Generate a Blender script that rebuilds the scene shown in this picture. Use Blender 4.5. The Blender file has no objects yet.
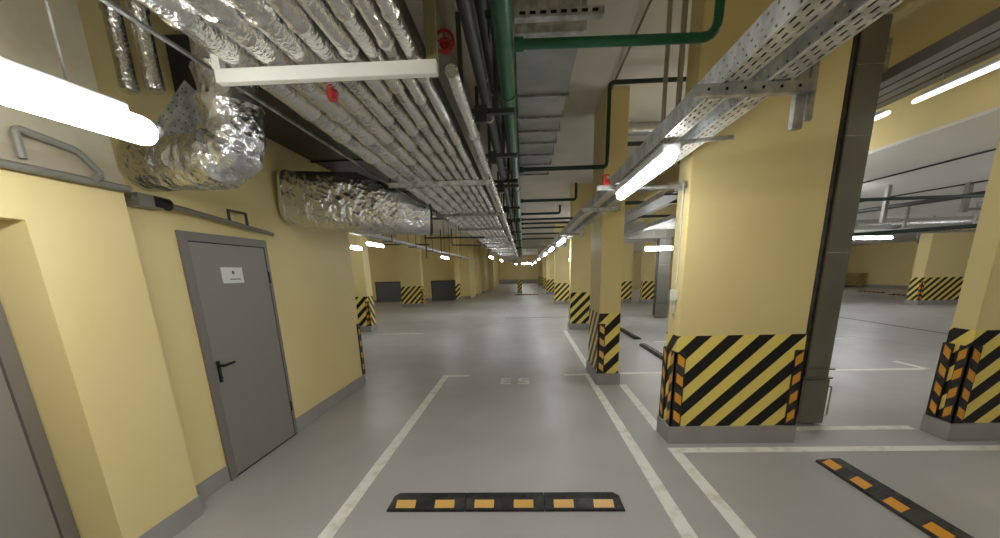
import bpy, bmesh, math, random
from mathutils import Vector, Matrix
random.seed(7)
S = bpy.context.scene
COL = S.collection
PI = math.pi

# ------------------------------------------------------------------ materials
def mat(name, rgb, rough=.6, metal=0., **k):
    m = bpy.data.materials.new(name); m.use_nodes = True
    nt = m.node_tree; b = nt.nodes['Principled BSDF']
    b.inputs['Base Color'].default_value = (*rgb, 1)
    b.inputs['Roughness'].default_value = rough
    b.inputs['Metallic'].default_value = metal
    for a, v in k.items():
        b.inputs[a.replace('_', ' ')].default_value = v
    return m
def N(m, t, **k):
    n = m.node_tree.nodes.new(t)
    for a, v in k.items(): setattr(n, a, v)
    return n
def L(m, a, b): m.node_tree.links.new(a, b)
def srgb(r, g, b):
    f = lambda c: (c/255/12.92) if c/255 <= .04045 else ((c/255+.055)/1.055)**2.4
    return (f(r), f(g), f(b))
def bs(m): return m.node_tree.nodes['Principled BSDF']
def worldpos(m):
    return N(m, 'ShaderNodeNewGeometry').outputs['Position']
def noisy(m, c1, c2, scale, detail=4, lo=.35, hi=.65, stretch=(1, 1, 1)):
    mp = N(m, 'ShaderNodeMapping'); mp.inputs['Scale'].default_value = stretch
    L(m, worldpos(m), mp.inputs['Vector'])
    n = N(m, 'ShaderNodeTexNoise'); n.inputs['Scale'].default_value = scale; n.inputs['Detail'].default_value = detail
    L(m, mp.outputs[0], n.inputs['Vector'])
    r = N(m, 'ShaderNodeValToRGB'); r.color_ramp.elements[0].position = lo; r.color_ramp.elements[1].position = hi
    r.color_ramp.elements[0].color = (*c1, 1); r.color_ramp.elements[1].color = (*c2, 1)
    L(m, n.outputs['Fac'], r.inputs['Fac']); L(m, r.outputs['Color'], bs(m).inputs['Base Color'])
    return n
def bumpy(m, scale, strength, dist, vor=False, detail=3):
    if vor:
        n = N(m, 'ShaderNodeTexVoronoi'); n.inputs['Scale'].default_value = scale; out = n.outputs['Distance']
    else:
        n = N(m, 'ShaderNodeTexNoise'); n.inputs['Scale'].default_value = scale; n.inputs['Detail'].default_value = detail; out = n.outputs['Fac']
    L(m, worldpos(m), n.inputs['Vector'])
    b = N(m, 'ShaderNodeBump'); b.inputs['Strength'].default_value = strength; b.inputs['Distance'].default_value = dist
    L(m, out, b.inputs['Height'])
    prev = bs(m).inputs['Normal'].links
    if prev: L(m, prev[0].from_socket, b.inputs['Normal'])
    L(m, b.outputs[0], bs(m).inputs['Normal'])

M = {}
M['yellow'] = mat('yellow wall paint', srgb(228, 205, 132), .55)
noisy(M['yellow'], srgb(232, 212, 148), srgb(236, 217, 156), 1.2)
bumpy(M['yellow'], 60, .08, .004)
M['ceiling'] = mat('cream concrete ceiling', srgb(186, 180, 160), .9)
noisy(M['ceiling'], srgb(205, 200, 184), srgb(218, 213, 198), .9, 4)
M['whiteslab'] = mat('white painted slab', srgb(205, 202, 190), .85)
noisy(M['whiteslab'], srgb(226, 224, 216), srgb(234, 232, 226), .5, 3)
M['concrete'] = mat('bare beige concrete', srgb(178, 168, 140), .85)
noisy(M['concrete'], srgb(160, 148, 118), srgb(186, 176, 150), 2.2, 5)
M['plinth'] = mat('grey plinth paint', srgb(138, 136, 134), .45)
noisy(M['plinth'], srgb(154, 151, 148), srgb(164, 161, 158), 3)
f = M['floor'] = mat('grey polyurethane floor', srgb(135, 133, 132), .3)
noisy(f, srgb(178, 175, 172), srgb(192, 189, 186), .6, 2, .3, .7)
rn = N(f, 'ShaderNodeTexNoise'); rn.inputs['Scale'].default_value = 2.2; rn.inputs['Detail'].default_value = 2
L(f, worldpos(f), rn.inputs['Vector'])
rr = N(f, 'ShaderNodeMapRange'); rr.inputs['From Min'].default_value = .3; rr.inputs['From Max'].default_value = .7
rr.inputs['To Min'].default_value = .34; rr.inputs['To Max'].default_value = .48
L(f, rn.outputs['Fac'], rr.inputs['Value']); L(f, rr.outputs[0], bs(f).inputs['Roughness'])
bumpy(f, 3, .06, .01, detail=1)
M['line'] = mat('white road marking paint', srgb(225, 222, 212), .5)
noisy(M['line'], srgb(226, 221, 206), srgb(250, 248, 240), 9, 6, .3, .5)
M['number'] = mat('worn marking paint', srgb(235, 232, 224), .5)
M['drain'] = mat('dark drain slot', srgb(40, 38, 36), .5)
hz = M['hazard'] = mat('yellow and black hazard stripes', (1, 1, 1), .45)
sp = N(hz, 'ShaderNodeSeparateXYZ'); L(hz, worldpos(hz), sp.inputs[0])
def math_(m, op, a, b=None):
    n = N(m, 'ShaderNodeMath', operation=op)
    for i, v in enumerate((a, b)):
        if v is None: continue
        if isinstance(v, (int, float)): n.inputs[i].default_value = v
        else: L(m, v, n.inputs[i])
    return n.outputs[0]
u = math_(hz, 'SUBTRACT', math_(hz, 'SUBTRACT', sp.outputs[0], sp.outputs[1]), sp.outputs[2])
u = math_(hz, 'DIVIDE', math_(hz, 'ADD', u, 3.54-.5+28.), .28)
u = math_(hz, 'LESS_THAN', math_(hz, 'FRACT', u), .5)
mx = N(hz, 'ShaderNodeMix', data_type='RGBA')
L(hz, u, mx.inputs['Factor']); mx.inputs['A'].default_value = (*srgb(248, 224, 118), 1); mx.inputs['B'].default_value = (*srgb(24, 22, 22), 1)
L(hz, mx.outputs['Result'], bs(hz).inputs['Base Color'])
M['rubber'] = mat('black rubber', srgb(34, 32, 32), .5)
noisy(M['rubber'], srgb(30, 28, 28), srgb(72, 68, 64), 9, 5, .42, .75)
M['amber'] = mat('amber reflective film', srgb(232, 160, 50), .3)
M['paleamber'] = mat('pale amber reflective film', srgb(238, 190, 105), .3)
fo = M['foil'] = mat('crinkled aluminium foil', srgb(222, 224, 228), .26, 1.)
bumpy(fo, 8, .9, .05, detail=4); bumpy(fo, 20, .5, .02, vor=True)
fp = M['foilpipe'] = mat('foil pipe lagging', srgb(228, 227, 224), .24, .97)
bumpy(fp, 18, .7, .02, detail=5); bumpy(fp, 60, .35, .008, vor=True)
M['tape'] = mat('bright foil tape', srgb(225, 224, 220), .25, .9)
M['galv'] = mat('galvanised steel', srgb(165, 165, 160), .4, .8)
noisy(M['galv'], srgb(150, 150, 146), srgb(200, 200, 196), 14, 4)
bs(M['galv']).inputs['Metallic'].default_value = .55
M['duct'] = mat('galvanised duct sheet', srgb(150, 152, 148), .5, .3)
noisy(M['duct'], srgb(158, 160, 156), srgb(180, 182, 178), 3, 3)
M['whitesteel'] = mat('white painted steel', srgb(222, 220, 208), .4)
M['darksteel'] = mat('dark grey steel', srgb(58, 57, 54), .5, .3)
M['darkbrown'] = mat('dark brown grey sheet', srgb(74, 68, 58), .7)
M['traygrey'] = mat('mid grey tray sheet', srgb(112, 108, 102), .5, .2)
M['olive'] = mat('olive painted strut', srgb(120, 112, 72), .55)
M['beige'] = mat('beige painted steel', srgb(170, 158, 135), .5)
M['shutter'] = mat('grey painted steel casing', srgb(112, 114, 108), .45, .1)
noisy(M['shutter'], srgb(122, 120, 110), srgb(132, 130, 120), 2)
M['door'] = mat('grey door paint', srgb(138, 133, 126), .45)
M['doorframe'] = mat('darker grey frame paint', srgb(124, 119, 112), .45)
M['black'] = mat('black plastic', srgb(22, 21, 21), .35)
M['gap'] = mat('black gap', srgb(14, 14, 14), .9)
M['green'] = mat('green pipe paint', srgb(22, 108, 62), .35)
noisy(M['green'], srgb(12, 76, 44), srgb(20, 90, 54), 6)
M['darkgreen'] = mat('dark green pipe paint', srgb(30, 52, 40), .4)
M['red'] = mat('red paint', srgb(176, 30, 32), .4)
M['redorange'] = mat('orange red plastic', srgb(205, 62, 34), .4)
M['paper'] = mat('white paper in a plastic sleeve', srgb(226, 226, 222), .3)
M['ink'] = mat('dark print', srgb(95, 90, 90), .6)
M['cableblack'] = mat('black cable', srgb(40, 36, 33), .6)
M['lampbody'] = mat('pale grey lamp housing', srgb(205, 205, 200), .4)
M['wood'] = mat('pale timber', srgb(190, 165, 110), .6)
M['gate'] = mat('dark grey gate paint', srgb(100, 102, 107), .5)
def emis(name, strength, rgb=(1, .97, .9)):
    m = mat(name, (.9, .9, .9), .4)
    bs(m).inputs['Emission Color'].default_value = (*rgb, 1)
    bs(m).inputs['Emission Strength'].default_value = strength
    return m
M['tube'] = emis('glowing diffuser', 17, (.95, .98, 1))
M['dimtube'] = emis('dim glowing diffuser', .8, (1, .98, .92))
# perforated tray sheet: galvanised, with slots cut through by transparency
def perforated(name, axes, base):
    m = mat(name, base, .42, .25)
    n = noisy(m, tuple(c*.7 for c in base), tuple(min(1, c*1.15) for c in base), 12, 5)
    s = N(m, 'ShaderNodeSeparateXYZ'); L(m, worldpos(m), s.inputs[0])
    a = s.outputs[1]; b = s.outputs[axes]
    per_y, per_b = .056, .030
    row = math_(m, 'FLOOR', math_(m, 'DIVIDE', math_(m, 'ADD', b, 5.0), per_b))
    ay = math_(m, 'ADD', math_(m, 'DIVIDE', math_(m, 'ADD', a, 20.), per_y), math_(m, 'MULTIPLY', row, .5))
    fy = math_(m, 'ABSOLUTE', math_(m, 'SUBTRACT', math_(m, 'FRACT', ay), .5))
    fb = math_(m, 'ABSOLUTE', math_(m, 'SUBTRACT', math_(m, 'FRACT', math_(m, 'DIVIDE', math_(m, 'ADD', b, 5.0), per_b)), .5))
    hole = math_(m, 'MULTIPLY', math_(m, 'LESS_THAN', fy, .30 if axes == 0 else .12), math_(m, 'LESS_THAN', fb, .15))
    L(m, math_(m, 'SUBTRACT', 1., hole), bs(m).inputs['Alpha'])
    return m
M['perfbottom'] = perforated('slotted tray sheet', 0, srgb(226, 224, 214))
M['perfside'] = perforated('punched tray side', 2, srgb(205, 207, 206))

# ------------------------------------------------------------------ mesh helpers
class MB:
    def __init__(s): s.bm = bmesh.new()
    def box(s, x0, x1, y0, y1, z0, z1, bevel=0):
        r = bmesh.ops.create_cube(s.bm, size=1)
        vs = r['verts']
        bmesh.ops.scale(s.bm, vec=(x1-x0, y1-y0, z1-z0), verts=vs)
        bmesh.ops.translate(s.bm, vec=((x0+x1)/2, (y0+y1)/2, (z0+z1)/2), verts=vs)
        if bevel:
            es = {e for v in vs for e in v.link_edges}
            bmesh.ops.bevel(s.bm, geom=list(es), offset=bevel, segments=2, affect='EDGES')
        return s
    def poly(s, pts, faces):
        v = [s.bm.verts.new(p) for p in pts]
        for f in faces: s.bm.faces.new([v[i] for i in f])
        return s
    def prism(s, prof, axis, a, b):
        """profile of 2-D points extruded along axis 'x'/'y'/'z' from a to b"""
        def P(p, t):
            return {'x': (t, p[0], p[1]), 'y': (p[0], t, p[1]), 'z': (p[0], p[1], t)}[axis]
        n = len(prof)
        return s.poly([P(p, a) for p in prof]+[P(p, b) for p in prof],
                      [list(range(n))[::-1], list(range(n, 2*n))]+[[i, (i+1) % n, n+(i+1) % n, n+i] for i in range(n)])
    def sweep(s, pts, rads, sides=12, cap=True, shape=None, jitter=0):
        """ring loops along a path; rads is a number, list, or list of (ru, rv)"""
        P = [Vector(p) for p in pts]; n = len(P)
        if isinstance(rads, (int, float)): rads = [rads]*n
        up = None; rings = []
        for i in range(n):
            t = (P[min(i+1, n-1)]-P[max(i-1, 0)]).normalized()
            if up is None:
                up = Vector((0, 0, 1)) if abs(t.z) < .9 else Vector((0, 1, 0))
            side = t.cross(up).normalized(); up = side.cross(t).normalized()
            r = rads[i]; ru, rv = r if isinstance(r, tuple) else (r, r)
            ring = []
            for k in range(sides):
                a = 2*PI*(k+.5)/sides; c, q = math.cos(a), math.sin(a)
                if shape: c = math.copysign(abs(c)**shape, c); q = math.copysign(abs(q)**shape, q)
                j = 1+random.uniform(-jitter, jitter) if jitter else 1
                ring.append(s.bm.verts.new(P[i]+side*c*ru*j+up*q*rv*j))
            rings.append(ring)
        for a, b in zip(rings, rings[1:]):
            for k in range(sides):
                s.bm.faces.new((a[k], a[(k+1) % sides], b[(k+1) % sides], b[k]))
        if cap:
            s.bm.faces.new(rings[0][::-1]); s.bm.faces.new(rings[-1])
        return s
    def tube(s, pts, r, sides=10, bend=0, cap=True):
        """tube with rounded corners of radius bend"""
        P = [Vector(p) for p in pts]
        if bend:
            out = [P[0]]
            for a, b, c in zip(P, P[1:], P[2:]):
                d1 = (a-b).normalized(); d2 = (c-b).normalized()
                for k in range(6):
                    t = k/5; out.append((b+d1*bend)*(1-t)**2+b*2*t*(1-t)+(b+d2*bend)*t*t)
            out.append(P[-1]); P = out
        return s.sweep(P, r, sides, cap)
    def build(s, name, m, parent=None, smooth=False):
        bmesh.ops.recalc_face_normals(s.bm, faces=s.bm.faces)
        me = bpy.data.meshes.new(name)
        s.bm.to_mesh(me); s.bm.free()
        if smooth:
            for p in me.polygons: p.use_smooth = True
            me.set_sharp_from_angle(angle=math.radians(38))
        me.materials.append(M[m] if isinstance(m, str) else m)
        o = bpy.data.objects.new(name, me); COL.objects.link(o)
        if parent is not None:
            o.parent = parent
            # mesh is in world coordinates: bring it into the parent's frame
            base = Vector((0, 0, 0)); p = parent
            while p is not None:
                base += p.location; p = p.parent
            me.transform(Matrix.Translation(-base))
        return o
def center_origin(o):
    me = o.data; xs = [v.co for v in me.vertices]
    c = Vector((sum(v.x for v in xs)/len(xs), sum(v.y for v in xs)/len(xs), min(v.z for v in xs)))
    me.transform(Matrix.Translation(-c)); o.location = c
def tag(o, label, cat, group=None, kind=None):
    o['label'] = label; o['category'] = cat
    if group: o['group'] = group
    if kind: o['kind'] = kind
    return o
def thing(name, label, cat, loc, group=None):
    o = bpy.data.objects.new(name, None); COL.objects.link(o); o.location = loc
    o.empty_display_size = .1
    return tag(o, label, cat, group)
def single(name, mb, m, label, cat, group=None, smooth=False):
    o = mb.build(name, m, None, smooth); center_origin(o)
    return tag(o, label, cat, group)
def struct(name, mb, m, label, cat, smooth=False):
    o = mb.build(name, m, None, smooth); o['kind'] = 'structure'; o['label'] = label; o['category'] = cat
    return o
def B(*a, **k): return MB().box(*a, **k)

CEIL = 3.85
LOW = 2.857
# ------------------------------------------------------------------ the setting
floor = struct('floor', B(-12, 25, -5, 61, -.2, 0), 'floor', 'smooth grey coated floor of the underground car park', 'floor')
def flat(name, pts, m, z=.0025, parent=floor):
    n = len(pts)
    return MB().prism(pts, 'z', .0003, z).build(name, m, parent)
def line_y(x0, x1, y0, y1, w=.1):     # strip from (x0,y0) to (x1,y1), x = centre
    flat('parking_line', [(x0-w/2, y0), (x0+w/2, y0), (x1+w/2, y1), (x1-w/2, y1)], 'line')
def line_x(x0, x1, y, w=.1, z=.0025): flat('parking_line', [(x0, y-w/2), (x1, y-w/2), (x1, y+w/2), (x0, y+w/2)], 'line', z)
line_y(-1.32, -1.31, 0, 6.25)
line_y(1.02, 1.02, 0, 6.22)
line_x(-1.26, -.92, 6.20, .09)
line_x(.63, .97, 6.17, .09)
line_x(1.36, 6.3, 6.2, .1)
line_x(1.33, 7, 3.39, .1)
line_y(1.38, 1.38, 0, 3.335, .1)
line_y(1.40, 1.43, 3.86, 5.56, .1)
line_x(2.6, 3.95, 3.87, .1)
line_y(6.35, 6.35, 6.2, 6.75, .1)
line_y(1.10, 1.15, 6.6, 11.0, .1)
line_x(-4.3, -2.9, 11.0, .09)
line_x(3.0, 7.5, 9.0, .09)
# number 53 painted to be read from the aisle side
def digit(segs, cx, cy, w, h, t):
    mb = MB()
    R = {'a': (-w/2, w/2, h/2-t, h/2), 'g': (-w/2, w/2, -t/2, t/2), 'd': (-w/2, w/2, -h/2, -h/2+t),
         'f': (-w/2, -w/2+t*.7, 0, h/2), 'b': (w/2-t*.7, w/2, 0, h/2), 'e': (-w/2, -w/2+t*.7, -h/2, 0), 'c': (w/2-t*.7, w/2, -h/2, 0)}
    for s in segs:
        x0, x1, y0, y1 = R[s]
        mb.box(cx-x1, cx-x0, cy-y1, cy-y0, .0003, .0022 if s in 'agd' else .0032)
    return mb.build('bay_number', 'number', floor)
digit('abgcd', -.30, 5.84, .16, .34, .072)
digit('afgcd', -.02, 5.83, .17, .34, .072)
flat('drain_slot', [(-.7, 14.40), (4.6, 14.15), (4.6, 14.20), (-.7, 14.46)], 'drain')
flat('drain_slot', [(9.75, 8.0), (9.83, 8.0), (10.10, 14.0), (10.02, 14.0)], 'drain')

struct('ceiling', B(-12, 25, -5, 61, CEIL, CEIL+.15), 'ceiling', 'high cream concrete ceiling above pipes and trays', 'ceiling')
struct('ceiling', B(3.97, 24, -5, 32, LOW, LOW+.03), 'whiteslab', 'lower white ceiling slab over the right hand bays', 'ceiling')
struct('trim_1', B(3.97, 4.2, -5, 32, LOW+.03, CEIL), 'yellow', 'deep yellow beam side beside the lower white slab', 'beam')
struct('trim_2', B(2.95, 3.97, -5, 60, 3.66, CEIL), 'yellow', 'yellow painted beam soffit above the cable trays on the right', 'beam')
# left wall: pilaster, niche lintel, wall with the door
wl = MB()
wl.box(-2.9, -2.5, 2.41, 5.80, 0, CEIL)
wall_left = struct('wall_left', wl, 'yellow', 'near yellow wall with the grey lever handled door', 'wall')
wp = MB()
wp.box(-2.9, -2.35, 1.885, 2.409, 0, 2.2)
wp.box(-2.9, -2.35, -5, 1.885, 1.945, 2.2)
wp.box(-2.9, -2.62, -5, 1.885, 0, 1.945)
struct('wall_left', wp, 'yellow', 'yellow pilaster and door recess at the left edge', 'wall')
struct('trim_3', MB().box(-2.9, -2.35, -5, 2.409, 2.2, CEIL), 'concrete', 'bare beige concrete above the yellow pilaster', 'wall')
bl = MB()
bl.box(-2.5, -2.492, 2.41, 2.88, 0, .14); bl.box(-2.5, -2.492, 3.87, 5.8, 0, .16)
bl.box(-2.5, -2.344, 1.879, 2.416, 0, .15)
struct('baseboard_left', bl, 'plinth', 'grey painted skirting band at the foot of the left wall', 'baseboard')
struct('wall_back', B(-12, 25, -5.2, -5, 0, CEIL), 'yellow', 'yellow wall behind the viewer', 'wall')
struct('wall_right', B(24, 24.2, -5, 32, 0, CEIL), 'yellow', 'far yellow wall on the right beyond the striped pillar', 'wall')
struct('baseboard_right', B(23.98, 24, -5, 32, 0, .2), 'plinth', 'grey band along the far right wall', 'baseboard')
struct('wall_far', MB().box(-5, 6, 58, 58.2, 0, CEIL).box(6.9, 24, 32, 32.2, 0, CEIL).box(6.7, 6.9, 32, 58.2, 0, CEIL), 'yellow', 'yellow end wall closing the long aisle', 'wall')
struct('baseboard_far', B(-5, 6, 57.97, 58, 0, .55), 'plinth', 'dark band along the foot of the end wall', 'baseboard')
wf = MB()
wf.box(-12, -4.15, 24.5, 24.8, 0, CEIL)
wf.box(-4.15, -3.5, 26, 26.3, 0, CEIL); wf.box(-4.35, -4.15, 24.8, 26.3, 0, CEIL)
wf.box(-3.7, -3.5, 26.3, 29, 0, CEIL); wf.box(-3.7, -3.35, 29, 29.4, 0, CEIL)
wf.box(-3.7, -3.5, 29.4, 33, 0, CEIL); wf.box(-3.7, -3.2, 33, 33.4, 0, CEIL); wf.box(-3.7, -3.5, 33.4, 40, 0, CEIL); wf.box(-3.7, -3.0, 40, 40.4, 0, CEIL); wf.box(-3.7, -3.5, 40.4, 58, 0, CEIL)
struct('wall_left', wf, 'yellow', 'distant yellow wall with grey gates left of the aisle', 'wall')
bf = MB().box(-12, -4.13, 24.48, 24.5, 0, .17).box(-4.15, -3.48, 25.98, 26, 0, .17).box(-3.7, -3.33, 28.98, 29, 0, .17).box(-3.7, -3.18, 32.98, 33, 0, .17)
struct('baseboard_left', bf, 'plinth', 'grey band along the foot of the distant left wall', 'baseboard')
struct('wall_left', B(-12.2, -12, -5, 24.5, 0, CEIL), 'yellow', 'side wall of the hidden left bay', 'wall')

# doors
d1 = struct('door_1', MB().box(-2.5, -2.484, 2.955, 3.825, .012, 1.93, bevel=.003), 'door', 'grey steel door with black lever handle in the left wall', 'door')
fr = MB()
fr.box(-2.5, -2.478, 2.88, 2.95, 0, 2.0); fr.box(-2.5, -2.478, 3.83, 3.87, 0, 2.0); fr.box(-2.5, -2.478, 2.95, 3.83, 1.935, 2.0)
fr.build('door_frame', 'doorframe', d1)
B(-2.5, -2.487, 2.95, 3.83, .0, 1.935).build('door_gap', 'gap', d1)
h = MB(); h.box(-2.484, -2.474, 2.975, 3.01, .83, 1.01, bevel=.004)
h.tube([(-2.478, 2.995, .97), (-2.43, 2.995, .97), (-2.43, 3.11, .975)], .011, 8, .015)
h.tube([(-2.478, 2.995, .87), (-2.47, 2.995, .87)], .012, 8)
h.build('door_handle', 'black', d1, True)
for z in (.28, 1.60, ):
    B(-2.480, -2.468, 3.822, 3.838, z, z+.11, bevel=.003).build('hinge', 'black', d1)
ns = thing('notice_sheet', 'white notice sheet in a sleeve taped to the grey door', 'notice', (-2.483, 3.35, 1.62))
B(-2.4838, -2.482, 3.225, 3.475, 1.615, 1.745).build('sheet', 'paper', ns)
pm = MB()
for i in range(9):
    y = 3.315+i*.014; pm.box(-2.482, -2.4812, y, y+.009, 1.642, 1.652)
pm.build('printing', 'ink', ns)
B(-2.482, -2.4812, 3.345, 3.372, 1.69, 1.715).build('emblem', 'ink', ns)
d2 = struct('door_2', B(-2.62, -2.605, -.6, 1.80, .01, 1.80), 'door', 'grey steel door in the recess at the left edge', 'door')
B(-2.62, -2.600, 1.81, 1.88, 0, 1.90).build('door_frame', 'doorframe', d2)
B(-2.62, -2.600, -.6, 1.80, 1.81, 1.90).build('door_frame', 'doorframe', d2)
for n_, (a, b, lab) in enumerate(((-9.15, -7.55, 'grey steel gate in the distant wall, left of the striped column'), (-5.65, -4.2-.02, 'dark grey steel gate in the distant wall, right of the striped column'))):
    g = struct('door_%d' % (n_+3), B(a, b, 24.46, 24.5, .02, 1.19), 'gate', lab, 'gate')
    fm = MB().box(a-.05, a, 24.45, 24.5, 0, 1.24).box(b, b+.05, 24.45, 24.5, 0, 1.24).box(a-.05, b+.05, 24.45, 24.5, 1.19, 1.24)
    fm.build('door_frame', 'darksteel', g)

# ------------------------------------------------------------------ pillars
def guard(parent, cx, cy, sx, sy, legs='xy', z0=.172, z1=.90, w=.085, film='amber'):
    """rubber corner guard at corner (cx,cy); sx,sy = direction into the pillar along each face"""
    t = .016
    mb = MB()
    if 'x' in legs: mb.box(min(cx-sx*t, cx+sx*w), max(cx-sx*t, cx+sx*w), min(cy, cy-sy*t), max(cy, cy-sy*t), z0, z1, bevel=.003)
    if 'y' in legs: mb.box(min(cx, cx-sx*t), max(cx, cx-sx*t), min(cy-sy*t, cy+sy*w), max(cy-sy*t, cy+sy*w), z0, z1, bevel=.003)
    g = mb.build('corner_guard', 'rubber', parent)
    for k in range(4):
        zc = z0+.075+k*(z1-z0)/4
        for leg in legs:
            hh, dz, e = .045, .035, .0015
            a0, a1 = .012, w-.01
            if leg == 'x':
                x0, x1 = cx+sx*a0, cx+sx*a1; yf = cy-sy*(t+e); yb = cy-sy*(t-.002)
                pts = [(x0, yf, zc+dz), (x1, yf, zc-dz+.02), (x1, yf, zc-dz+.02+2*hh), (x0, yf, zc+dz+2*hh-.0)]
                pb = [(p[0], yb, p[2]) for p in pts]
            else:
                y0, y1 = cy+sy*a0, cy+sy*a1; xf = cx-sx*(t+e); xb = cx-sx*(t-.002)
                pts = [(xf, y0, zc+dz), (xf, y1, zc-dz+.02), (xf, y1, zc-dz+.02+2*hh), (xf, y0, zc+dz+2*hh)]
                pb = [(xb, p[1], p[2]) for p in pts]
            pts = [(p[0], p[1], p[2]-.03) for p in pts]; pb = [(p[0], p[1], p[2]-.03) for p in pb]
            MB().poly(pts+pb, [[0, 1, 2, 3], [7, 6, 5, 4], [0, 4, 5, 1], [1, 5, 6, 2], [2, 6, 7, 3], [3, 7, 4, 0]]).build('reflector', film, g)
    return g
def pillar(x0, x1, y0, y1, label, guards='', top=CEIL, group=None):
    t = thing('pillar', label, 'pillar', ((x0+x1)/2, (y0+y1)/2, 0), group)
    B(x0, x1, y0, y1, 0, top, bevel=.006).build('shaft', 'yellow', t)
    e = .004
    B(x0-e, x1+e, y0-e, y1+e, .165, 1.045).build('hazard_band', 'hazard', t)
    B(x0-.03, x1+.03, y0-.03, y1+.03, 0, .17, bevel=.004).build('plinth', 'plinth', t)
    if 'a' in guards: guard(t, x0-e, y0-e, 1, 1)
    if 'A' in guards: guard(t, x0-e, y0-e, 1, 1, 'x', film='paleamber')
    if 'b' in guards: guard(t, x1+e, y0-e, -1, 1)
    if 'c' in guards: guard(t, x0-e, y1+e, 1, -1)
    if 'd' in guards: guard(t, x1+e, y1+e, -1, -1)
    return t
pillar(1.395, 2.53, 3.56, 3.83, 'wide yellow pillar nearest the centre with black and yellow stripes', 'abc')
pillar(4.0, 5.1, 3.57, 3.78, 'yellow striped pillar cut off by the right edge', 'ac')
pillar(1.07, 1.36, 5.59, 6.45, 'slim yellow striped pillar beside the bay number end line', 'A')
pillar(1.32, 2.4, 11.2, 11.6, 'third yellow striped pillar along the aisle, just behind the slim one')
pillar(1.55, 2.65, 20, 20.4, 'fourth striped pillar along the right of the aisle')
pillar(1.66, 2.76, 29, 29.4, 'fifth striped pillar along the right of the aisle')
pillar(1.83, 2.9, 38, 38.4, 'sixth striped pillar along the right of the aisle')
pillar(1.7, 2.9, 46, 46.4, 'farthest striped pillar along the right of the aisle')
pillar(-.48, -.14, 31.5, 31.85, 'thin striped pillar standing alone at the end of the aisle')
pillar(4.5, 5.42, 20.2, 20.6, 'distant striped pillar seen just right of the slim pillar')
pillar(5.82, 6.75, 19.7, 20.1, 'distant striped pillar under the bright lamp, beside the shutter post')
pillar(15.45, 17.1, 16, 16.5, 'distant wide striped pillar on the far right', 'a', LOW)
pillar(-5.05, -4.62, 11.55, 12.0, 'striped pillar just past the end of the left wall', 'b')
pillar(-6.35, -5.25, 20.4, 20.8, 'striped pillar between the two grey gates', 'b')
pillar(-4.05, -3.8, 23.6, 24.0, 'narrow striped column right of the dark gate')
cg = thing('corner_guard', 'black rubber guard on the far corner of the left wall', 'corner guard', (-2.5, 5.8, .2))
g = MB().box(-2.5, -2.485, 5.72, 5.80, .17, .95, bevel=.002).box(-2.58, -2.485, 5.80, 5.815, .17, .95, bevel=.002).build('guard_strip', 'rubber', cg)
for k in range(4):
    B(-2.486, -2.4835, 5.74, 5.79, .25+k*.18, .33+k*.18).build('reflector', 'amber', g)

# ------------------------------------------------------------------ wheel stops
def wheel_stop(ox, oy, rot, label, n=3, seg=.567, group=None):
    """long axis local x, reflectors on the local -y face"""
    t = thing('wheel_stop', label, 'wheel stop', (ox, oy, 0), group)
    t.rotation_euler = (0, 0, rot)
    D, H = .17, .062
    Lh = n*seg/2
    for k in range(n):
        x0 = -Lh+k*seg+.002; x1 = x0+seg-.004
        i0 = .06 if k == 0 else 0; i1 = .06 if k == n-1 else 0
        def P(x, y, z): return (x, y, z)
        b = [(x0, -D/2), (x1, -D/2), (x1, D/2), (x0, D/2)]
        m1 = [(x0+i0*.1, -D/2), (x1-i1*.1, -D/2), (x1-i1*.1, D/2), (x0+i0*.1, D/2)]
        tp = [(x0+i0, -D/2+.07), (x1-i1, -D/2+.07), (x1-i1, D/2-.02), (x0+i0, D/2-.02)]
        pts = [(*p, 0) for p in b]+[(*p, .022) for p in m1]+[(*p, H) for p in tp]
        fs = [[3, 2, 1, 0], [8, 9, 10, 11]]
        for r in (0, 4):
            fs += [[r+i, r+(i+1) % 4, r+4+(i+1) % 4, r+4+i] for i in range(4)]
        s = rel(MB().poly(pts, fs), 'segment', 'rubber', t)
        for q in (.24, .74):
            xc = x0+(x1-x0)*q
            # reflector lying on the front slope
            def on(u, v, o=0.002):
                y = -D/2+.07*v; z = .022+(H-.022)*v
                ny, nz = -(H-.022), .07; l = math.hypot(ny, nz)
                return (xc+u, y+ny/l*o, z+nz/l*o)
            f_ = [on(-.07, .12), on(.07, .12), on(.07, .88), on(-.07, .88)]
            g_ = [on(-.07, .12, -.003), on(.07, .12, -.003), on(.07, .88, -.003), on(-.07, .88, -.003)]
            rel(MB().poly(f_+g_, [[0, 1, 2, 3], [7, 6, 5, 4], [0, 4, 5, 1], [1, 5, 6, 2], [2, 6, 7, 3], [3, 7, 4, 0]]), 'reflector', 'paleamber' if rot == 0 else 'amber', s)
            rel(MB().tube([(xc+.005, .02, H-.002), (xc+.005, .02, H+.004)], .013, 10), 'bolt', 'black', s)
    return t
def rel(mb, name, m, parent):      # mesh already in the parent's local frame
    o = mb.build(name, m, None); o.parent = parent
    return o
wheel_stop(-.16, 2.52, 0, 'black rubber wheel stop with six amber reflectors across the centre bay')
wheel_stop(2.57, 2.30, -PI/2, 'black rubber wheel stop lying at the lower right of the photo')
wheel_stop(2.62, 7.75, PI/2, 'wheel stop just behind the wide near pillar')
wheel_stop(2.72, 10.2, PI/2, 'wheel stop seen between the slim pillar and the wide pillar')
wheel_stop(.2, 28.8, 0, 'dark wheel stop lying before the thin lone pillar')
wheel_stop(20.0, 23.6, -PI/2, 'wheel stop below the timber boards on the far right')
wheel_stop(19.2, 20.6, -PI/2, 'wheel stop half hidden behind the far right pillar')

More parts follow.
